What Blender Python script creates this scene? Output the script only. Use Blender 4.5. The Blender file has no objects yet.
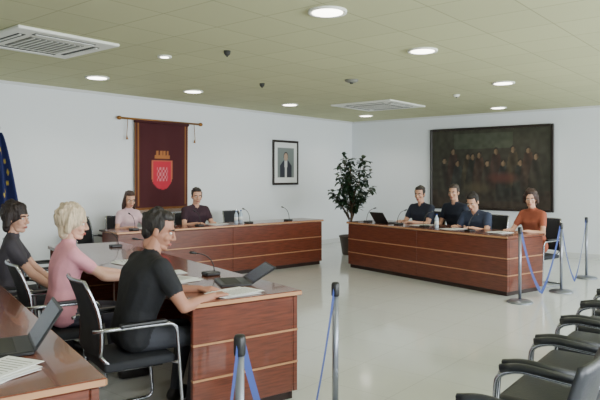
import bpy, bmesh, math, random
import numpy as np
from mathutils import Vector, Matrix
random.seed(7); rng=np.random.default_rng(7)
scene=bpy.context.scene
R=math.radians

# ---------------------------------------------------------------- materials
def srgb(c):
    return tuple(((x/255)/12.92 if x/255<=0.04045 else ((x/255+0.055)/1.055)**2.4) for x in c)
def mat(name,col,rough=0.5,metal=0.0,bump=0.0,bscale=40,var=0.0,vscale=6,emit=0,spec=0.5,stretch=None,coat=0):
    m=bpy.data.materials.new(name); m.use_nodes=True
    nt=m.node_tree; b=nt.nodes['Principled BSDF']
    c=srgb(col)+(1,)
    b.inputs['Base Color'].default_value=c
    b.inputs['Roughness'].default_value=rough
    b.inputs['Metallic'].default_value=metal
    b.inputs['Specular IOR Level'].default_value=spec
    b.inputs['Coat Weight'].default_value=coat
    if emit:
        b.inputs['Emission Color'].default_value=c; b.inputs['Emission Strength'].default_value=emit
    if var or bump:
        tc=nt.nodes.new('ShaderNodeTexCoord'); mp=nt.nodes.new('ShaderNodeMapping')
        nt.links.new(tc.outputs['Object'],mp.inputs['Vector'])
        if stretch: mp.inputs['Scale'].default_value=stretch
        if var:
            n=nt.nodes.new('ShaderNodeTexNoise'); n.inputs['Scale'].default_value=vscale; n.inputs['Detail'].default_value=4
            nt.links.new(mp.outputs[0],n.inputs['Vector'])
            cr=nt.nodes.new('ShaderNodeValToRGB')
            cr.color_ramp.elements[0].position=0.3; cr.color_ramp.elements[1].position=0.7
            cr.color_ramp.elements[0].color=tuple(x*(1-var) for x in c[:3])+(1,)
            cr.color_ramp.elements[1].color=tuple(min(1,x*(1+var)) for x in c[:3])+(1,)
            nt.links.new(n.outputs['Fac'],cr.inputs['Fac']); nt.links.new(cr.outputs['Color'],b.inputs['Base Color'])
        if bump:
            n2=nt.nodes.new('ShaderNodeTexNoise'); n2.inputs['Scale'].default_value=bscale; n2.inputs['Detail'].default_value=3
            nt.links.new(mp.outputs[0],n2.inputs['Vector'])
            bp=nt.nodes.new('ShaderNodeBump'); bp.inputs['Strength'].default_value=bump; bp.inputs['Distance'].default_value=0.02
            nt.links.new(n2.outputs['Fac'],bp.inputs['Height']); nt.links.new(bp.outputs['Normal'],b.inputs['Normal'])
    return m
def tilemat(name,col,line,size,rough,linew=0.004,var=0.04):
    m=mat(name,col,rough); nt=m.node_tree; b=nt.nodes['Principled BSDF']
    tc=nt.nodes.new('ShaderNodeTexCoord'); br=nt.nodes.new('ShaderNodeTexBrick')
    nt.links.new(tc.outputs['Object'],br.inputs['Vector'])
    br.offset=0; br.inputs['Scale'].default_value=1; br.inputs['Brick Width'].default_value=size; br.inputs['Row Height'].default_value=size
    br.inputs['Mortar Size'].default_value=linew; br.inputs['Mortar Smooth'].default_value=0.3
    c=srgb(col); br.inputs['Color1'].default_value=tuple(x*(1+var) for x in c)+(1,)
    br.inputs['Color2'].default_value=tuple(x*(1-var) for x in c)+(1,)
    br.inputs['Mortar'].default_value=srgb(line)+(1,)
    nt.links.new(br.outputs['Color'],b.inputs['Base Color'])
    return m
def vcmat(name,rough=0.7):
    m=mat(name,(128,128,128),rough); nt=m.node_tree
    a=nt.nodes.new('ShaderNodeVertexColor'); a.layer_name='Col'
    nt.links.new(a.outputs['Color'],nt.nodes['Principled BSDF'].inputs['Base Color'])
    return m

M={}
M['wall']=mat('wall_paint',(228,232,236),0.85,bump=0.05,bscale=60)
M['wall2']=mat('wall_paint_back',(226,230,235),0.85,bump=0.05,bscale=60)
M['ceil']=tilemat('ceiling_tiles',(190,190,150),(160,160,124),0.6,0.9,0.007,0.03)
M['floor']=tilemat('floor_tiles',(208,211,209),(184,186,183),0.6,0.10,0.003,0.015)
M['base']=mat('baseboard_paint',(208,210,210),0.5)
M['wood']=mat('desk_wood',(104,52,36),0.28,var=0.35,vscale=5,stretch=(1.2,1.2,14),coat=0.3)
M['woodtop']=mat('desk_top_wood',(112,62,44),0.25,var=0.25,vscale=5,stretch=(1.2,14,1.2),coat=0.4)
M['strip']=mat('desk_strip',(190,142,104),0.35,metal=0.2)
M['plinth']=mat('desk_plinth',(40,22,16),0.5)
M['black']=mat('black_plastic',(22,22,24),0.4)
M['fabric']=mat('black_fabric',(34,36,42),0.8,bump=0.3,bscale=200)
M['leather']=mat('black_leather',(40,42,48),0.42,bump=0.1,bscale=80)
M['chrome']=mat('chrome',(180,182,190),0.25,metal=1)
M['steel']=mat('brushed_steel',(140,144,156),0.35,metal=0.8)
M['blue']=mat('blue_belt',(44,64,130),0.6)
M['white']=mat('white_plastic',(232,233,224),0.5)
M['grey']=mat('grey_vent',(120,120,112),0.6)
M['slot']=mat('dark_slot',(50,50,48),0.7)
M['lamp']=mat('lamp_glow',(255,250,235),0.5,emit=10)
M['paper']=mat('paper',(236,238,238),0.7)
M['screen']=mat('laptop_screen',(30,36,60),0.2,emit=0.15)
M['leaf']=mat('leaf',(34,56,34),0.45,var=0.4,vscale=9)
M['bark']=mat('bark',(80,60,42),0.8,bump=0.4)
M['soil']=mat('soil',(46,34,26),0.95,bump=0.6)
M['pot']=mat('pot_ceramic',(70,58,52),0.4)
M['gold']=mat('gold_metal',(150,104,52),0.35,metal=0.7)
M['goldc']=mat('gold_fringe',(150,104,50),0.7)
M['dframe']=mat('dark_frame',(34,24,20),0.4)
M['glassb']=mat('water_bottle_plastic',(190,205,220),0.15)
M['vc']=vcmat('painted_canvas',0.75); M['vcloth']=vcmat('dyed_cloth',0.9)
M['alu']=mat('window_frame_alu',(200,202,205),0.4,metal=0.5)

# ---------------------------------------------------------------- builder
_bm=bmesh.new(); bmesh.ops.create_icosphere(_bm,subdivisions=2,radius=1); ICO2=[v.co.copy() for v in _bm.verts]; _bm.free()

class B:
    def __init__(s): s.v=[]; s.f=[]; s.m=[]; s.sm=[]; s.mats=[]
    def mi(s,m):
        if isinstance(m,str): m=M[m]
        if m not in s.mats: s.mats.append(m)
        return s.mats.index(m)
    def add(s,V,F,m,smooth=True,T=None):
        o=len(s.v); k=s.mi(m)
        for p in V:
            p=Vector(p)
            if T is not None: p=T@p
            s.v.append(tuple(p))
        for f in F:
            s.f.append(tuple(o+i for i in f)); s.m.append(k); s.sm.append(smooth)
    def addl(s,V,F,labels,mats,T=None):
        o=len(s.v)
        for p in V:
            p=Vector(p)
            if T is not None: p=T@p
            s.v.append(tuple(p))
        ks=[s.mi(x) for x in mats]
        for f,l in zip(F,labels):
            s.f.append(tuple(o+i for i in f)); s.m.append(ks[l]); s.sm.append(True)
    def box(s,c,size,m,bevel=0.004,T=None,seg=1,smooth=False):
        bm=bmesh.new(); bmesh.ops.create_cube(bm,size=1)
        for v in bm.verts: v.co=Vector((v.co.x*size[0],v.co.y*size[1],v.co.z*size[2]))
        if bevel: bmesh.ops.bevel(bm,geom=list(bm.edges),offset=bevel,segments=seg,profile=0.6,affect='EDGES')
        bm.verts.index_update()
        X=Matrix.Translation(c)
        if T is not None: X=T@X
        s.add([v.co for v in bm.verts],[[v.index for v in f.verts] for f in bm.faces],m,smooth or seg>2,X); bm.free()
    def tube(s,pts,r,m,n=10,closed=False,T=None,cap=True):
        pts=[Vector(p) for p in pts]; N=len(pts)
        rs=r if isinstance(r,(list,tuple)) else [r]*N
        if len(rs)<N: rs=list(rs)+[rs[-1]]*(N-len(rs))
        tang=[]
        for i in range(N):
            a=pts[(i-1)%N] if (i>0 or closed) else pts[i]; b=pts[(i+1)%N] if (i<N-1 or closed) else pts[i]
            tang.append((b-a).normalized())
        t=tang[0]; up=Vector((0,0,1)) if abs(t.z)<0.9 else Vector((1,0,0))
        nrm=(up-t*up.dot(t)).normalized(); V=[];F=[]
        for i in range(N):
            t=tang[i]; nrm=(nrm-t*nrm.dot(t)).normalized(); bi=t.cross(nrm)
            for k in range(n):
                a=2*math.pi*k/n; V.append(pts[i]+(nrm*math.cos(a)+bi*math.sin(a))*rs[i])
        L=N if closed else N-1
        for i in range(L):
            j=(i+1)%N
            for k in range(n):
                k2=(k+1)%n; F.append((i*n+k,i*n+k2,j*n+k2,j*n+k))
        if not closed and cap:
            F.append(tuple(reversed(range(n)))); F.append(tuple((N-1)*n+k for k in range(n)))
        s.add(V,F,m,True,T)
    def lathe(s,prof,m,c=(0,0,0),n=24,T=None,smooth=True):
        V=[];F=[]
        for r,z in prof:
            for k in range(n):
                a=2*math.pi*k/n; V.append((c[0]+r*math.cos(a),c[1]+r*math.sin(a),c[2]+z))
        for i in range(len(prof)-1):
            for k in range(n):
                k2=(k+1)%n; F.append((i*n+k,i*n+k2,(i+1)*n+k2,(i+1)*n+k))
        F.append(tuple(reversed(range(n)))); F.append(tuple((len(prof)-1)*n+k for k in range(n)))
        s.add(V,F,m,smooth,T)
    def ell(s,c,r,m,T=None):
        V,F=hull([(c,r)]); s.add(V,F,m,True,T)
    def obj(s,name,loc=(0,0,0),rot=0,parent=None):
        me=bpy.data.meshes.new(name); me.from_pydata(s.v,[],s.f)
        for m in s.mats: me.materials.append(m)
        me.polygons.foreach_set('material_index',s.m); me.polygons.foreach_set('use_smooth',s.sm); me.update()
        o=bpy.data.objects.new(name,me); scene.collection.objects.link(o)
        o.location=loc; o.rotation_euler=(0,0,rot)
        if parent: o.parent=parent
        return o
def smoothpath(pts,rad=0.05,n=5):
    pts=[Vector(p) for p in pts]; out=[pts[0]]
    for i in range(1,len(pts)-1):
        a=(pts[i-1]-pts[i]); b=(pts[i+1]-pts[i]); r=min(rad,a.length*.45,b.length*.45)
        p0=pts[i]+a.normalized()*r; p2=pts[i]+b.normalized()*r
        for k in range(n+1):
            t=k/n; out.append(p0*(1-t)**2+pts[i]*2*t*(1-t)+p2*t*t)
    out.append(pts[-1]); return out
def hull(sph,ico=None):
    bm=bmesh.new(); ico=ico or ICO2
    for c,r in sph:
        c=Vector(c); r3=(r,r,r) if not isinstance(r,(tuple,list)) else r
        for v in ico: bm.verts.new((c.x+v.x*r3[0],c.y+v.y*r3[1],c.z+v.z*r3[2]))
    bmesh.ops.convex_hull(bm,input=list(bm.verts))
    bmesh.ops.delete(bm,geom=[v for v in bm.verts if not v.link_faces],context='VERTS')
    bmesh.ops.recalc_face_normals(bm,faces=list(bm.faces)); bm.verts.index_update()
    V=[v.co.copy() for v in bm.verts]; F=[[v.index for v in f.verts] for f in bm.faces]; bm.free(); return V,F
def remesh(parts,voxel,it=4,fac=0.5):
    V=[];F=[]
    for sph,tag in parts:
        v,f=hull(sph); o=len(V); V+=v; F+=[[o+i for i in x] for x in f]
    me=bpy.data.meshes.new('tmp'); me.from_pydata([tuple(v) for v in V],[],F)
    ob=bpy.data.objects.new('tmp',me); scene.collection.objects.link(ob)
    md=ob.modifiers.new('r','REMESH'); md.mode='VOXEL'; md.voxel_size=voxel
    if it:
        sm=ob.modifiers.new('s','SMOOTH'); sm.factor=fac; sm.iterations=it
    dg=bpy.context.evaluated_depsgraph_get(); ev=ob.evaluated_get(dg); em=ev.to_mesh()
    n=len(em.vertices); co=np.empty(n*3); em.vertices.foreach_get('co',co); co=co.reshape(-1,3)
    Fo=[tuple(p.vertices) for p in em.polygons]
    ce=np.empty(len(Fo)*3); em.polygons.foreach_get('center',ce); ce=ce.reshape(-1,3)
    ev.to_mesh_clear(); bpy.data.objects.remove(ob); bpy.data.meshes.remove(me)
    best=np.full(len(Fo),1e9); lab=np.zeros(len(Fo),int)
    for sph,tag in parts:
        L=[]
        for i in range(len(sph)):
            for j in range(i,len(sph)):
                for t in ((0,) if i==j else (.2,.4,.6,.8)):
                    ci=np.array(sph[i][0]);cj=np.array(sph[j][0])
                    ri=np.array(sph[i][1])*np.ones(3);rj=np.array(sph[j][1])*np.ones(3)
                    L.append((ci*(1-t)+cj*t,ri*(1-t)+rj*t))
        for c,r in L:
            d=(np.linalg.norm((ce-c)/r,axis=1)-1)*r.mean()
            k=d<best; best[k]=d[k]; lab[k]=tag
    return co.tolist(),Fo,lab.tolist()
def cgrid(b,nu,nv,fpos,fcol,m,cols):
    o=len(b.v); V=[];F=[]
    for j in range(nv+1):
        for i in range(nu+1):
            u=i/nu;v=j/nv; V.append(fpos(u,v)); cols[o+j*(nu+1)+i]=fcol(u,v)
    for j in range(nv):
        for i in range(nu):
            a=j*(nu+1)+i; F.append((a,a+1,a+nu+2,a+nu+1))
    b.add(V,F,m,True)
def setcols(o,cols):
    ca=o.data.color_attributes.new('Col','FLOAT_COLOR','POINT')
    for k,c in cols.items(): ca.data[k].color=tuple(srgb(c))+(1,)

# ---------------------------------------------------------------- room
RX,RY,H=10.5,-14.2,2.95
def simple(name,c,size,m):
    b=B(); b.box((0,0,0),size,m,bevel=0); return b.obj(name,c)
simple('floor',(RX/2,RY/2,-.05),(RX+.4,-RY+.4,.1),'floor')
simple('ceiling',(RX/2,RY/2,H+.05),(RX+.4,-RY+.4,.1),'ceil')
simple('wall_left',(-.1,RY/2,H/2),(.2,-RY+.4,H),'wall')
simple('wall_back',(RX/2,.1,H/2),(RX,.2,H),'wall2')
simple('wall_front',(RX/2,RY-.1,H/2),(RX,.2,H),'wall')
b=B(); wins=[(-12.6,-10.2),(-9.4,-7.0),(-6.2,-3.8),(-3.0,-.8)]
b.box((RX+.1,RY/2,.4),(.2,-RY+.4,.8),'wall',0); b.box((RX+.1,RY/2,2.8),(.2,-RY+.4,.3),'wall',0)
e=[RY-.2]+[x for w in wins for x in w]+[.2]
for i in range(0,len(e),2): b.box((RX+.1,(e[i]+e[i+1])/2,1.725),(.2,e[i+1]-e[i],1.85),'wall',0)
b.obj('wall_right')
for k,(a,c) in enumerate(wins):
    b=B(); w=c-a; y=(a+c)/2
    b.box((0,0,.03-.925),(.08,w,.06),'alu'); b.box((0,0,.925-.03),(.08,w,.06),'alu')
    for yy in (-w/2+.03,0,w/2-.03): b.box((0,yy,0),(.08,.06,1.73),'alu')
    o=b.obj('window_%d'%(k+1),(RX+.1,y,1.725))
    L=bpy.data.lights.new('daylight','AREA'); L.shape='RECTANGLE'; L.size=1.7; L.size_y=w-.1; L.energy=245; L.color=(.90,.96,1.0)
    lo=bpy.data.objects.new('daylight_%d'%(k+1),L); scene.collection.objects.link(lo); lo.parent=o
    lo.location=(.3,0,0); lo.rotation_euler=(0,R(90),0)
simple('baseboard_left',(.01,RY/2,.05),(.02,-RY,.1),'base')
simple('baseboard_back',(RX/2+.02,-.01,.05),(RX-.04,.02,.1),'base')
simple('trim_ceiling_left',(.015,RY/2,H-.02),(.03,-RY,.04),'base')
simple('trim_ceiling_back',(RX/2+.03,-.015,H-.02),(RX-.06,.03,.04),'base')

# ---------------------------------------------------------------- ceiling fixtures
def downlight(x,y,r=.13,p=42):
    b=B(); b.lathe([(r+.03,-.012),(r+.03,0),(r,0)],'white',n=32); b.lathe([(r+.03,-.012),(r+.028,-.02),(r,-.016),(r,-.014)],'white',n=32)
    b.lathe([(r-.005,-.018),(r-.005,-.004)],'lamp',n=32)
    o=b.obj('ceiling_downlight',(x,y,H))
    L=bpy.data.lights.new('spot','SPOT'); L.energy=p; L.spot_size=R(140); L.spot_blend=.6; L.shadow_soft_size=.12; L.color=(1,.94,.80)
    lo=bpy.data.objects.new('lamp_light',L); scene.collection.objects.link(lo); lo.parent=o; lo.location=(0,0,-.05)
for x,y in [(1.3,-8.0),(1.26,-6.26),(1.27,-3.9),(1.2,-1.2),(5.6,-6.8),(5.4,-4.0),(4.1,-.9),(5.6,-11.5),(9,-9),(9,-5),(3.5,-12.5)]: downlight(x,y)
downlight(5.75,-8.70,.13)
def cassette(x,y,s,name='air_conditioning_cassette'):
    b=B(); b.box((0,0,-.015),(s,s,.03),'white',.008)
    b.box((0,0,-.033),(s*.52,s*.52,.012),'grey',.003)
    for i in range(9): b.box((0,-s*.23+i*s*.0575,-.041),(s*.5,.012,.006),'white',0)
    for sx,sy,wx,wy in [(0,.37,.6,.07),(0,-.37,.6,.07),(.37,0,.07,.6),(-.37,0,.07,.6)]:
        b.box((sx*s,sy*s,-.031),(wx*s,wy*s,.006),'slot',0); 
        b.box((sx*s*1.02,sy*s*1.02,-.036),(wx*s*(.96 if wx>.1 else .3),wy*s*(.96 if wy>.1 else .3),.008),'white',0)
    b.obj(name,(x,y,H))
cassette(2.84,-9.57,1.05); cassette(2.5,-2.75,1.3)
def smallfix(x,y,name,m,r=.05,h=.04):
    b=B(); b.lathe([(r*.6,-h),(r,-h*.6),(r*1.1,0)],m,n=20); b.lathe([(r*.25,-h-.015),(r*.3,-h)],'slot',n=12); b.obj(name,(x,y,H))
smallfix(3.95,-8.1,'fire_sprinkler','slot',.035,.05); smallfix(2.65,-6.15,'fire_sprinkler','slot',.035,.05)
smallfix(3.85,-5.6,'smoke_detector','grey',.09); smallfix(4.3,-3.2,'smoke_detector','white')
downlight(3.2,-8.35,.05,6)

# ---------------------------------------------------------------- desks
def desk(loc,rot,L,D,Hh=.78):
    b=B(); t=.035
    b.box((L/2,D/2,Hh-t/2),(L+.04,D+.04,t),'woodtop',.004)
    b.box((L/2,-.0205,Hh-t/2),(L+.04,.004,t*.7),'strip',0)
    b.box((-.0215,D/2,Hh-t/2),(.004,D+.03,t*.7),'strip',0)
    hz=[.06,.27,.50,Hh-t]
    b.box((L/2,.05,.03),(L-.06,.04,.06),'plinth',0)
    for x in (.05,L-.05): b.box((x,D/2,.03),(.04,D-.1,.06),'plinth',0)
    n=max(1,round(L/1.7)); w=L/n
    for i in range(3):
        z0=hz[i]+(.006 if i else 0); z1=hz[i+1]-.006
        for k in range(n):
            b.box((w*(k+.5),.02,(z0+z1)/2),(w-.004,.036,z1-z0),'wood',.004)
        for x in (.02,L-.02): b.box((x,D/2+.02,(z0+z1)/2),(.036,D-.04,z1-z0),'wood',.004)
    for z in (hz[1],hz[2]):
        b.box((L/2,.019,z),(L,.036,.013),'strip',0)
        for x in (.018,L-.018): b.box((x,D/2+.018,z),(.038,D-.04,.013),'strip',0)
    for k in range(1,n): b.box((w*k,D*.45,.41),(.03,D*.8,.66),'wood',.003)
    return b.obj('council_desk',loc,rot)
Rr=R(-15.2); desk((2.56,-3.84,0),Rr,3.28,.80,.80)
Lr=R(80); desk((1.30,-7.67,0),Lr,3.9,.55,.81)
Nr=R(164); desk((5.95,-9.32,0),Nr,3.95,.82)
desk((6.55,-11.31,0),Nr,2.6,.8)
def at(o,rot,x,y,z=0):
    c,s=math.cos(rot),math.sin(rot); return (o[0]+c*x-s*y,o[1]+s*x+c*y,z)
RO=(2.56,-3.84);LO=(1.30,-7.67);NO=(5.95,-9.32);SO=(6.55,-11.31)

# ---------------------------------------------------------------- chairs
def slab(b,nu,nv,f,th,m):
    V=[];F=[]
    for side in (0,1):
        for j in range(nv+1):
            for i in range(nu+1):
                u=i/nu*2-1; v=j/nv; p=Vector(f(u,v))
                e=1-max(abs(u)**6,abs(v*2-1)**6)
                V.append(p+Vector((0,(th/2 if side else -th/2)*(0.35+.65*e),0)))
    n=(nu+1)*(nv+1)
    for j in range(nv):
        for i in range(nu):
            a=j*(nu+1)+i; F.append((a,a+1,a+nu+2,a+nu+1)); F.append((n+a,n+a+nu+1,n+a+nu+2,n+a+1))
    for i in range(nu):
        F.append((i,n+i,n+i+1,i+1)); a=nv*(nu+1)+i; F.append((a,a+1,n+a+1,n+a))
    for j in range(nv):
        a=j*(nu+1); F.append((a,a+nu+1,n+a+nu+1,n+a)); a+=nu; F.append((a,n+a,n+a+nu+1,a+nu+1))
    b.add(V,F,m,True)
def office_chair(loc,rot):
    b=B()
    b.box((0,0,.425),(.47,.46,.06),'fabric',.028,seg=4)
    def bk(u,v):
        w=.225*(1-.18*v*v); return (u*w,-.25-.09*v-.03*(1-u*u)+.04*math.sin(v*3.1),.50+.46*v)
    slab(b,10,10,bk,.022,'fabric')
    fr=[bk(-1,0)]+[bk(-1,k/8) for k in range(1,9)]+[bk(u/5,1) for u in range(-4,5)]+[bk(1,1-k/8) for k in range(0,9)]
    b.tube(fr,.012,'chrome',8)
    for s in (-1,1):
        b.tube(smoothpath([(s*.225,-.25,.50),(s*.2,-.16,.40),(s*.2,.15,.395)],.05),.012,'chrome',8)
        b.tube(smoothpath([(s*.23,-.30,.66),(s*.27,-.22,.67),(s*.27,.22,.66),(s*.27,.27,.02),(s*.27,-.26,.014),(0,-.26,.014)],.06),.0125,'chrome',8)
        b.box((s*.27,-.0,.682),(.05,.30,.024),'black',.01,seg=2)
        b.tube([(s*.27,.245,.40),(s*.19,.2,.40)],.011,'chrome',8)
    b.obj('office_chair',loc,rot)
def audience_chair(loc,rot):
    b=B()
    b.box((0,.0,.44),(.47,.46,.08),'leather',.035,seg=4)
    def bk(u,v): return (u*.225*(1-.08*v**3),-.22-.10*v+.025*u*u,.50+.36*v)
    slab(b,10,10,bk,.06,'leather')
    for s in (-1,1):
        b.tube(smoothpath([(s*.26,.24,.012),(s*.26,.20,.62),(s*.26,.10,.66),(s*.26,-.20,.64),(s*.26,-.22,.45),(s*.26,-.28,.012)],.06),.0125,'chrome',8)
        b.tube(smoothpath([(s*.26,.18,.655),(s*.26,.08,.678),(s*.26,-.18,.66)],.05),[.022]*8,'leather',8)
        b.tube([(s*.26,.215,.42),(s*.2,.2,.42)],.01,'chrome',8); b.tube([(s*.26,-.22,.45),(s*.2,-.2,.45)],.01,'chrome',8)
        b.lathe([(.018,0),(.018,.012)],'black',(s*.26,.24,0),12); b.lathe([(.018,0),(.018,.012)],'black',(s*.26,-.28,0),12)
    b.tube([(-.26,.225,.30),(.26,.225,.30)],.01,'chrome',8)
    b.tube([(-.2,-.20,.46),(-.2,-.25,.62)],.01,'chrome',8); b.tube([(.2,-.20,.46),(.2,-.25,.62)],.01,'chrome',8)
    b.obj('audience_chair',loc,rot)
for i in range(6): audience_chair((7.80-.035*i,-10.02+.60*i,0),R(92))
for i in range(5): audience_chair((8.95,-8.9+.60*i,0),R(92))

# ---------------------------------------------------------------- people
def ik(S,W,l1,l2,pole):
    S=Vector(S);W=Vector(W); d=W-S; L=d.length; mx=(l1+l2)*.99
    if L>mx: W=S+d*(mx/L); d=W-S; L=mx
    a=(l1*l1-l2*l2+L*L)/(2*L); h=math.sqrt(max(0,l1*l1-a*a)); n=d.normalized()
    p=Vector(pole); p=(p-n*p.dot(n)).normalized(); return S+n*a+p*h,W
def hand(b,W,dirv,side,skin,curl=.35,roll=0):
    k=-side
    parts=[([((-.018,.0,0),(.013,.016,.012)),((.018,.0,0),(.013,.016,.012)),((-.034,.082,0),.0125),((.034,.078,-.002),.0115),((0,.088,.003),.0135)],0)]
    for x,l,y in ((-.034,.062 if k<0 else .05,.08),(-.0115,.078,.088),(.0115,.074,.087),(.034,.05 if k<0 else .062,.078)):
        p=Vector((x,y,0)); a=-curl*.5; r=.0098
        for q,fr in enumerate((.45,.3,.25)):
            a2=a-curl*q; n=p+Vector((x*.08,math.cos(a2),math.sin(a2)))*l*fr
            parts.append(([(tuple(p),r),(tuple(n),r*.9)],0)); p=n; r*=.9
    parts.append(([((k*.022,.015,-.004),.014),((k*.05,.048,-.012),.0115)],0)); parts.append(([((k*.05,.048,-.012),.0115),((k*.058,.085,-.016),.009)],0))
    V,F,_=remesh(parts,.0042,1)
    y=Vector(dirv).normalized(); z=Vector((0,0,1)); z=(z-y*z.dot(y)).normalized(); x=y.cross(z)
    Mx=Matrix((x,y,z)).transposed().to_4x4(); Mx.translation=Vector(W)
    b.add(V,F,skin,True,Mx@Matrix.Rotation(roll,4,'Y'))
def person(name,loc,rot,shirt,pants,hair,skin=(206,158,132),lean=.15,pitch=.15,yaw=0,hands=((-.16,.42,.815),(.16,.42,.815)),
           female=False,long_hair=False,sleeve='short',twist=0,vox=.013,hairvol=1.0,side=0,legs=(.43,.45),size=1.0,bulk=1.0,roll=0):
    b=B(); S=size
    mskin=mat('skin',skin,.55,var=.08,vscale=10); mshirt=mat('shirt_cloth',shirt,.85,bump=.7,bscale=7,var=.15,vscale=7)
    mp=mat('trouser_cloth',pants,.85,bump=.5,bscale=7); msh=mat('shoe_leather',(26,22,22),.4)
    mh=mat('hair',hair,.6,bump=.7,bscale=14,var=.3,vscale=16,stretch=(4,4,.8))
    mlip=mat('lips',(168,92,84),.5); meye=mat('eye_white',(228,226,222),.3); miris=mat('iris',(40,28,22),.3)
    P=Vector((0,-.02,.57)); d=Vector((side,math.sin(lean),math.cos(lean))).normalized()
    rt=Vector((math.cos(twist),math.sin(twist),0))
    sw=(.15 if female else .178)*bulk; cw=(.07 if female else .09)*bulk
    def tp(h,x,y=0): return tuple(P+d*(h*S)+rt*x+Vector((0,y,0)))
    sh=1;sk=0;pn=2;so=3
    cr=(.098 if female else .112)*bulk; wr=(.085 if female else .103)*bulk
    pts=[([((-.085,-.02,.565),.112),((.085,-.02,.565),.112),(tp(.17,-.06),wr),(tp(.17,.06),wr)],sh),
         ([(tp(.17,-.06),wr),(tp(.17,.06),wr),(tp(.34,-cw),cr),(tp(.34,cw),cr)],sh),
         ([(tp(.34,-cw),cr),(tp(.34,cw),cr),(tp(.455,-sw+.01),.055),(tp(.455,sw-.01),.055),(tp(.48,0,-.01),.065)],sh)]
    if female: pts.append(([(tp(.33,-.065,.065),.058),(tp(.33,.065,.065),.058)],sh))
    Nb=P+d*(.50*S); nd=Vector((d.x*.6,math.sin(lean*.7),math.cos(lean*.7))).normalized()
    Hc=Nb+nd*.165*S+Vector((0,.025,0))
    pts.append(([(tuple(Nb-nd*.03),.06 if not female else .052),(tuple(Hc+Vector((0,-.02,-.05))),.055 if not female else .047)],sk))
    pts.append(([(tp(.47,-.07,-.01),.05),(tp(.47,.07,-.01),.05),(tuple(Nb+nd*.015),.058)],sh))
    for s,hd in ((-1,hands[0]),(1,hands[1])):
        Sh=Vector(tp(.445,s*sw)); E,W=ik(Sh,hd,.285*S,.255*S,(s*.55,-.35,-.8))
        m=Sh.lerp(E,.55); ur=(.052 if not female else .044)*bulk
        pts.append(([(tuple(Sh),ur+.008),(tuple(m),ur)],sh))
        if sleeve=='short':
            pts.append(([(tuple(m),ur-.009),(tuple(E),.038)],sk)); pts.append(([(tuple(E),.040),(tuple(E.lerp(W,.3)),.040),(tuple(W),.026)],sk))
        else:
            pts.append(([(tuple(m),ur),(tuple(E),.045)],sh)); pts.append(([(tuple(E),.045),(tuple(E.lerp(W,.3)),.044),(tuple(W.lerp(E,.08)),.034)],sh))
            pts.append(([(tuple(W.lerp(E,.12)),.026),(tuple(W),.025)],sk))
        hv=(W-E).normalized(); hv=Vector((hv.x*.6-s*.15,hv.y,hv.z*.25)); hand(b,W-hv.normalized()*.012,hv,s,mskin)
        ky,ay=legs
        pts.append(([((s*.09,0,.545),.09),((s*.13,ky,.515),.062)],pn))
        pts.append(([((s*.13,ky,.515),.062),((s*.135,ky-.01,.38),.06),((s*.135,ay,.11),.043)],pn))
        pts.append(([((s*.135,ay-.03,.048),(.038,.045,.048)),((s*.15,ay+.16,.034),(.04,.045,.034)),((s*.137,ay,.09),.04)],so))
    V,F,L=remesh(pts,vox,5); b.addl(V,F,L,[mskin,mshirt,mp,msh])
    T=Matrix.Translation(Hc)@Matrix.Rotation(yaw,4,'Z')@Matrix.Rotation(-pitch,4,'X')@Matrix.Rotation(roll,4,'Y')@Matrix.Scale(1.02 if female else 1.08,4)
    hp=[([((0,-.012,.035),(.077,.096,.090))],0),([((0,.018,-.03),(.064,.070,.078))],0),([((-.025,.03,-.085),.026),((.025,.03,-.085),.026),((0,.062,-.095),.02)],0),
        ([((0,.088,.012),.008),((0,.108,-.028),.011)],0),([((-.013,.094,-.033),.009),((.013,.094,-.033),.009)],0),
        ([((-.04,.070,.027),.013),((.04,.070,.027),.013),((0,.078,.028),.013)],0),
        ([((-.042,.058,-.028),.022)],0),([((.042,.058,-.028),.022)],0),([((0,.075,-.066),(.026,.016,.016))],0),
        ([((-.078,-.008,-.008),(.011,.02,.03))],0),([((.078,-.008,-.008),(.011,.02,.03))],0),([((0,-.02,-.04),.05),((0,-.03,-.10),.046)],0)]
    V,F,_=remesh(hp,.006,2); b.add(V,F,mskin,True,T)
    for s in (-1,1):
        b.ell((s*.031,.0755,.006),(.0135,.0095,.008),meye,T); b.ell((s*.031,.083,.006),(.0055,.004,.0055),miris,T)
        V,F=hull([((s*.014,.089,.024),.0035),((s*.034,.087,.031),.004),((s*.052,.074,.025),.003)]); b.add(V,F,mh,True,T)
    V,F=hull([((-.022,.086,-.066),.004),((0,.093,-.062),.005),((.022,.086,-.066),.004),((0,.092,-.072),.005)]); b.add(V,F,mlip,True,T)
    v=hairvol
    hh=[([((0,-.030,.043),(.083*v,.097*v,.095*v))],0),([((0,.012,.095),(.068*v,.060,.040*v))],0),([((0,-.060,-.02),(.064*v,.048,.06))],0)]
    for s in (-1,1): hh.append(([((s*.072,-.002,.045),(.012,.035,.035)),((s*.074,.004,.0),(.007,.010,.02))],0))
    if long_hair:
        for s in (-1,1):
            hh.append(([((s*.07*v,-.01,.03),.028),((s*.085*v,-.015,-.08),.03),((s*.08*v,-.02,-.18),.022)],0))
        hh.append(([((0,-.06,0),.06),((-.05,-.06,-.12),.04),((.05,-.06,-.12),.04),((0,-.07,-.2),.03)],0))
    elif female:
        for s in (-1,1): hh.append(([((s*.072*v,-.015,.04),.026),((s*.078*v,-.02,-.05),.026)],0))
        hh.append(([((0,-.06,0),.062),((-.04,-.055,-.08),.04),((.04,-.055,-.08),.04)],0))
    for i in range(34):
        a=rng.uniform(0,2*math.pi); e2=rng.uniform(.2,1.4)
        hh.append(([((.074*v*math.cos(a)*math.cos(e2),-.037+.086*v*math.sin(a)*math.cos(e2),.045+.086*v*math.sin(e2)),rng.uniform(.011,.018)*v)],0))
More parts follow.
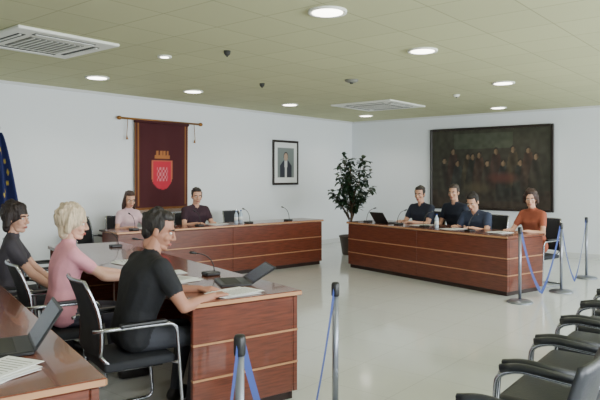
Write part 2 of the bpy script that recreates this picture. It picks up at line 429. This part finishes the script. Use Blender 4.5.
    V,F,_=remesh(hh,.006,2); b.add(V,F,mh,True,T)
    return b.obj(name,loc,rot)
def nearpos(s,q): return at(NO,Nr,s,.82+q)
nf=Nr+math.pi
person('seated_man',nearpos(.32,.28),nf,(24,25,30),(58,60,68),(30,24,22),(170,120,98),lean=.28,pitch=.30,yaw=-.5,hands=((-.02,.50,.80),(.26,.46,.80)),vox=.010,size=1.03,bulk=1.2,legs=(.42,.36)); office_chair(at(NO,Nr,.32,.82+.31),nf)
person('seated_woman',nearpos(1.26,.50),nf,(222,154,168),(70,70,84),(204,184,158),(210,164,142),lean=.12,pitch=.12,yaw=-.4,hands=((-.14,.50,.80),(.16,.50,.80)),female=True,hairvol=1.26,vox=.011,bulk=1.12); office_chair(at(NO,Nr,1.26,.82+.52),nf)
person('seated_woman',nearpos(2.08,.72),nf-.25,(62,58,66),(50,50,60),(40,28,26),(206,158,136),lean=.05,pitch=.05,yaw=-.5,hands=((-.12,.36,.62),(.14,.36,.62)),female=True,hairvol=1.2,vox=.012,bulk=1.1); office_chair(at(NO,Nr,2.08,.82+.75),nf-.25)
lf=Lr+math.pi
def lp(x,q): return at(LO,Lr,x,.55+q)
person('seated_man',lp(1.74,.30),lf,(52,30,42),(40,40,50),(34,26,24),lean=.12,pitch=.12,yaw=-.3,hands=((-.12,.40,.83),(.18,.40,.83)),vox=.014,bulk=1.12,size=1.04); office_chair(lp(1.74,.33),lf)
person('seated_woman',lp(.52,.28),lf,(210,178,184),(60,50,60),(60,40,32),lean=.15,pitch=.25,yaw=-.1,hands=((-.14,.40,.83),(.14,.40,.83)),female=True,long_hair=True,vox=.014); office_chair(lp(.52,.31),lf)
office_chair(lp(2.75,.32),lf+.1); office_chair(lp(1.15,.32),lf-.05); office_chair(lp(-.08,.36),lf+.1)
office_chair(at(NO,Nr,3.1,.82+.25),nf+.1)
rf=Rr+math.pi
def rp(x,q): return at(RO,Rr,x,.80+q)
person('seated_man',rp(.78,.28),rf,(32,38,56),(40,42,54),(50,42,38),lean=.15,pitch=.15,yaw=.35,hands=((-.12,.42,.82),(.16,.42,.82)),vox=.014,size=1.08,bulk=1.2); office_chair(rp(.78,.32),rf)
person('seated_man',rp(1.22,.62),rf,(36,42,60),(40,42,54),(70,60,54),lean=.1,pitch=.1,yaw=.3,hands=((-.14,.34,.70),(.14,.34,.70)),vox=.014,size=1.12,bulk=1.15); office_chair(rp(1.22,.65),rf)
person('seated_man',rp(2.06,.24),rf,(52,62,86),(40,42,54),(36,30,28),lean=.38,pitch=.5,yaw=.2,hands=((-.2,.50,.82),(.16,.46,.82)),vox=.014,bulk=1.2); office_chair(rp(2.06,.32),rf)
person('seated_woman',rp(2.95,.30),rf,(150,80,58),(50,40,44),(54,34,28),lean=.14,pitch=.2,yaw=.5,hands=((-.14,.42,.82),(.16,.42,.82)),female=True,vox=.014,hairvol=1.12,bulk=1.12,size=1.06); office_chair(rp(2.95,.34),rf)

# ---------------------------------------------------------------- desk objects
def laptop(loc,rot,ang=1.85):
    b=B(); b.box((0,0,.009),(.33,.23,.018),'black',.004); b.box((0,-.02,.019),(.28,.12,.002),'slot',0)
    T=Matrix.Translation((0,.115,.014))@Matrix.Rotation(R(90)-ang,4,'X')
    b.box((0,0,.11),(.33,.010,.22),'black',.003,T=T); b.box((0,-.006,.112),(.30,.002,.19),'screen',0,T=T)
    b.obj('laptop',loc,rot)
def mic(loc,rot,h=.26):
    b=B(); b.box((0,0,.015),(.11,.13,.03),'black',.008)
    pts=[(0,.03-.16*(k/8)**2*1.0,.03+h*math.sin(k/8*1.45)) for k in range(9)]
    b.tube(pts,.0045,'black',8); p=pts[-1]; b.tube([p,(0,p[1]-.03,p[2]+.008),(0,p[1]-.06,p[2]+.012)],[.009,.012,.009],'black',10)
    b.obj('gooseneck_microphone',loc,rot)
def papers(loc,rot,n=3):
    b=B()
    for i in range(n):
        a=rng.uniform(-.25,.25); T=Matrix.Translation((rng.uniform(-.04,.04),rng.uniform(-.03,.03),.002+.003*i))@Matrix.Rotation(a,4,'Z')
        b.box((0,0,0),(.21,.297,.002),'paper',0,T=T)
    for k in range(9): b.box((0,.11-.026*k,.0015),(.15,.004,.001),'grey',0,T=T)
    b.obj('paper_sheets',loc,rot)
def bottle(loc):
    b=B(); b.lathe([(.028,0),(.032,.01),(.032,.13),(.03,.15),(.013,.185),(.013,.2)],'glassb',n=20); b.lathe([(.015,.2),(.015,.218)],'blue',n=16); b.lathe([(.0325,.05),(.0325,.11)],'paper',n=20)
    b.obj('water_bottle',loc)
Z=.7805; ZL=.8105; ZR=.8005
for s in (.95,2.3,3.4): mic(at(NO,Nr,s,.22,Z),nf,.16)
laptop(at(NO,Nr,.52,.25,Z),nf-.3,2.6)
papers(at(NO,Nr,.16,.44,Z),nf+.2,4); papers(at(NO,Nr,1.25,.5,Z),nf); papers(at(NO,Nr,2.1,.5,Z),nf); papers(at(NO,Nr,.86,.55,Z),nf+.3)
laptop(at(SO,Nr,.66,.25,Z),nf-.1,2.15); papers(at(SO,Nr,.28,.34,Z),nf+.5,5); papers(at(SO,Nr,1.1,.45,Z),nf,3)
for s in (.3,1.4,2.35,3.2): mic(at(LO,Lr,s,.12,ZL),lf,.2)
papers(at(LO,Lr,1.85,.3,ZL),lf); papers(at(LO,Lr,.6,.32,ZL),lf); bottle(at(LO,Lr,2.15,.2,ZL)); bottle(at(LO,Lr,2.28,.25,ZL)); bottle(at(LO,Lr,.9,.2,ZL))
for s in (.30,1.05,1.62,2.5): mic(at(RO,Rr,s,.2,ZR),rf,.2)
laptop(at(RO,Rr,.66,.3,ZR),rf,2.2); papers(at(RO,Rr,1.35,.45,ZR),rf); papers(at(RO,Rr,2.1,.3,ZR),rf); papers(at(RO,Rr,2.9,.35,ZR),rf,4); bottle(at(RO,Rr,1.85,.22,ZR))

# ---------------------------------------------------------------- barriers
posts=[(7.55,-12.0),(6.99,-10.95),(6.56,-9.70),(5.98,-4.95),(6.17,-3.89),(6.12,-2.43)]
def post(p,q):
    b=B(); b.lathe([(.16,0),(.16,.012),(.13,.03),(.04,.042),(.022,.05)],'steel',n=32)
    b.lathe([(.019,.04),(.019,.88)],'steel',n=20); b.lathe([(.023,.87),(.025,.88),(.025,.94),(.02,.952),(.01,.955)],'black',n=20)
    if q:
        a=Vector((0,0,.90)); c=Vector((q[0]-p[0],q[1]-p[1],.90)); n=24; V=[];F=[]
        hd=Vector((c.x,c.y,0)).normalized(); a=a+hd*.027; c=c-hd*.027
        for k in range(n+1):
            t=k/n; s=abs(2*t-1); z=.06+.84*(s**2.0*.55+s*.45); x=a.lerp(c,t)
            tw=.3*math.sin(t*6); nrm=Vector((-hd.y,hd.x,0))
            wv=(Vector((0,0,1))*math.cos(tw)+nrm*math.sin(tw)*.6)*.024
            wv=wv+hd*(.02 if t<.5 else -.02)
            V+= [Vector((x.x,x.y,z))+wv,Vector((x.x,x.y,z))-wv]
        for k in range(n): F.append((2*k,2*k+1,2*k+3,2*k+2))
        b.add(V,F,'blue',True)
    b.obj('retractable_barrier_post',(p[0],p[1],0))
for i,p in enumerate(posts): post(p,posts[i+1] if i in (0,1,3,4) else None)

# ---------------------------------------------------------------- banner
b=B(); cols={}
zt,zb,w=2.53,1.02,1.16
def bpos(u,v): return (.05+.018*math.sin(u*17)*(1-v*.6),(u-.5)*w,zb+(zt-zb)*v)
def bcol(u,v):
    x=(u-.5)*w; y=(v-.5)*(zt-zb); c=(66,20,26)
    if .045<min(u*w,(1-u)*w)<.075 and v>.04: c=(140,92,48)
    if min(u*w,(1-u)*w)<.02 or v<.03: c=(124,80,40)
    X=x/.22; Y=(y+.12)/.29
    if abs(X)<1 and -1<Y<.75 and (Y>-.3 or X*X+((Y+.3)/.7)**2<1):
        c=(180,38,58)
        if abs(X)>.88 or Y>.68: c=(176,96,70)
        elif abs(X)<.55 and -.5<Y<.35: c=(196,112,122) if (int((X+2)*6)+int((Y+2)*6))%2 else (170,36,54)
    if abs(X)<.75 and .85<Y<1.35: c=(158,100,54) if Y<1.05 or abs(math.sin(X*9))>.45 else c
    return c
cgrid(b,80,100,bpos,bcol,'vcloth',cols)
b.tube([(.05,-.86,zt+.03),(.05,.86,zt+.03)],.018,'gold',12)
for s in (-1,1):
    b.ell((.05,s*.88,zt+.03),(.035,.045,.035),'gold'); b.tube([(.004,s*.6,zt+.03),(.05,s*.6,zt+.03)],.012,'gold',8)
    b.tube([(.05,s*.72,zt+.01),(.055,s*.74,zt-.25),(.05,s*.73,zt-.32)],[.006,.006,.02],'goldc',8)
b.tube([(.05,-.58,zt+.0),(.05,.58,zt+.0)],.03,M['vcloth'],10)
for k in range(57): y=-.57+k*.02; b.tube([(.06,y,zb+.01),(.06,y+.002,zb-.06)],.005,'goldc',5)
o=b.obj('coat_of_arms_banner',(.005,-5.92,0))
for i in range(len(b.v)):
    if i not in cols: cols[i]=(66,20,26)
setcols(o,cols)

# ---------------------------------------------------------------- flag on a pole
b=B(); cols={}
b.lathe([(.17,0),(.17,.02),(.06,.05),(.02,.08)],'gold',n=24); b.tube([(0,0,.05),(0,0,2.2)],.016,'gold',10); b.ell((0,0,2.24),(.03,.03,.05),'gold')
def fpos(u,v):
    a=u*16; r=.03+.13*(1-v)**.6+.02
    return (.02+r*(.5+.5*math.sin(a))*.7,-.02+(u-.5)*(.12+.34*(1-v)**.7)+.06*(1-v),1.12+1.06*v)
def fcol(u,v):
    for k in range(12):
        cx=.5+.28*math.cos(k*math.pi/6); cy=.5+.28*math.sin(k*math.pi/6)
        if (u-cx)**2+(v-cy)**2<.0007: return (200,176,70)
    return (26,34,86)
cgrid(b,80,40,fpos,fcol,'vcloth',cols); o=b.obj('european_flag',(.45,-8.95,0)); setcols(o,cols)

# ---------------------------------------------------------------- big group painting
b=B(); cols={}; pw,ph=2.62,1.68
figs=[]
for k in range(13):
    row=k%2; figs.append((.12+.064*k+rng.uniform(-.015,.015),(.70 if row else .60)+rng.uniform(-.05,.05),[(54,50,42),(62,42,36),(48,52,50),(70,60,44),(44,46,42),(68,48,38)][k%6],.03))
nz=rng.uniform(-1,1,(24,40))
def noise(u,v):
    x=u*38.9;y=v*22.9;i=int(x);j=int(y);fx=x-i;fy=y-j;i=min(i,38);j=min(j,22)
    return (nz[j,i]*(1-fx)+nz[j,i+1]*fx)*(1-fy)+(nz[j+1,i]*(1-fx)+nz[j+1,i+1]*fx)*fy
def pcol(u,v):
    n=noise(u,v)*9; base=np.array((44,42,35))+n+np.array((20,22,14))*max(0,v-.5)
    if v<.22: base=np.array((50,40,33))+n*1.3
    if .75<v<.95 and abs(u-.45)<.25: base=base+np.array((12,17,14))
    for fx,fy,c,r in figs:
        dx=(u-fx)*pw; dy=(v-fy)*ph
        if dy<-.04 and dy>-.8 and abs(dx)<.07+.10*min(1,-dy/.5):
            k=min(1,(-dy-.04)/.8); base=(np.array(c)*(.8+.2*math.sin(dx*30+dy*6))+n*1.3)*(1-k*.5)+base*k*.5
        if (dx/.045)**2+(dy/.058)**2<1: base=np.array((108,88,68))+n*1.5-np.array((32,28,24))*(dx>.015)
        elif (dx/.055)**2+((dy-.025)/.065)**2<1: base=np.array((34,31,26))
    kk=max(0,1-((u-.62)/.16)**2-((v-.38)/.09)**2); base=base*(1-kk*.8)+np.array((84,44,38))*kk*.8
    kk=max(0,1-((u-.4)/.15)**2-((v-.25)/.10)**2); base=base*(1-kk*.8)+np.array((76,66,50))*kk*.8
    return tuple(np.clip(base,5,255))
cgrid(b,150,96,lambda u,v:((u-.5)*pw,-.035,(v-.5)*ph),pcol,'vc',cols)
for s in (-1,1):
    b.box((s*(pw/2+.025),-.03,0),(.055,.05,ph+.10),'dframe',.012); b.box((0,-.03,s*(ph/2+.025)),(pw,.05,.055),'dframe',.012)
o=b.obj('group_portrait_painting',(3.54,-.006,1.76)); setcols(o,cols)

# ---------------------------------------------------------------- portrait on left wall
b=B(); cols={}; w,h=.80,.92
def qcol(u,v):
    x=(u-.5)*w; y=(v-.5)*h
    if max(abs(x)/(w/2-.13),abs(y)/(h/2-.14))>1: return (222,224,222)
    if (x/.065)**2+((y-.12)/.085)**2<1: return (176,150,130)
    if (x/.075)**2+((y-.14)/.095)**2<1: return (60,50,44)
    if y<.05 and abs(x)<.08+.12*min(1,(.05-y)/.12): return (44,46,58) if abs(x)>.03+ (y+.3)*.05 else (200,200,200)
    return (120,128,126)
cgrid(b,60,70,lambda u,v:(.022,(u-.5)*w,(v-.5)*h),qcol,'vc',cols)
for s in (-1,1):
    b.box((.02,s*(w/2),0),(.03,.05,h+.05),'dframe',.006); b.box((.02,0,s*(h/2)),(.03,w-.05,.05),'dframe',.006)
o=b.obj('framed_portrait',(.004,-2.57,1.89)); setcols(o,cols)

# ---------------------------------------------------------------- plant
b=B(); b.lathe([(.15,0),(.17,.02),(.22,.34),(.235,.36),(.235,.39),(.21,.39),(.205,.36)],'pot',n=28); b.lathe([(.2,.34),(.2,.36)],'soil',n=24)
tips=[]
for k in range(17):
    a=k*2.4; h=rng.uniform(.6,1.62); r=rng.uniform(.22,.45)*(1.2-.4*abs(h-1.1)); s=Vector((.02*math.cos(a),.02*math.sin(a),.34+h*.45))
    e=Vector((r*math.cos(a),r*math.sin(a),.45+h)); m=s.lerp(e,.5)+Vector((0,0,.06))
    pts=[s.lerp(m,t)*(1-t)+m.lerp(e,t)*t for t in (0,.25,.5,.75,1)]; b.tube(pts,[.012,.01,.008,.006,.004],'bark',6)
    tips.append(pts)
b.tube([(0,0,.33),(.02,.01,.8),(-.01,0,1.3),(.01,0,1.85)],[.028,.024,.017,.008],'bark',10)
tips.append([Vector((0,0,z)) for z in (1.3,1.45,1.65,1.8,1.95)])
for pts in tips:
    for i in range(38):
        t=rng.uniform(.35,1); j=min(3,int(t*4)); p=pts[j].lerp(pts[j+1],t*4-j)
        a=rng.uniform(0,6.28); el=rng.uniform(-.6,.7); dv=Vector((math.cos(a)*math.cos(el),math.sin(a)*math.cos(el),math.sin(el)))
        up=Vector((0,0,1)); sd=dv.cross(up).normalized(); nn=sd.cross(dv); l=rng.uniform(.11,.19); wd=l*.24
        V=[p,p+dv*l*.3+sd*wd+nn*.008,p+dv*l*.7+sd*wd*.8-nn*.004,p+dv*l-nn*.03,p+dv*l*.7-sd*wd*.8-nn*.004,p+dv*l*.3-sd*wd+nn*.008,p+dv*l*.5-nn*.006]
        b.add(V,[(0,1,6),(1,2,6),(2,3,6),(3,4,6),(4,5,6),(5,0,6)],'leaf',False)
b.obj('potted_plant',(1.60,-2.38,0))

# ---------------------------------------------------------------- world, camera
wd=bpy.data.worlds.new('World'); scene.world=wd; wd.use_nodes=True
bg=wd.node_tree.nodes['Background']; sky=wd.node_tree.nodes.new('ShaderNodeTexSky'); sky.sky_type='HOSEK_WILKIE'
wd.node_tree.links.new(sky.outputs[0],bg.inputs['Color']); bg.inputs['Strength'].default_value=.8
cam=bpy.data.cameras.new('camera'); co=bpy.data.objects.new('camera',cam); scene.collection.objects.link(co)
co.location=(8.77,-12.73,1.6); co.rotation_euler=(R(90),0,R(39.4)); cam.sensor_width=36; cam.lens=36.9; cam.shift_y=-.04; cam.clip_start=.05
scene.camera=co
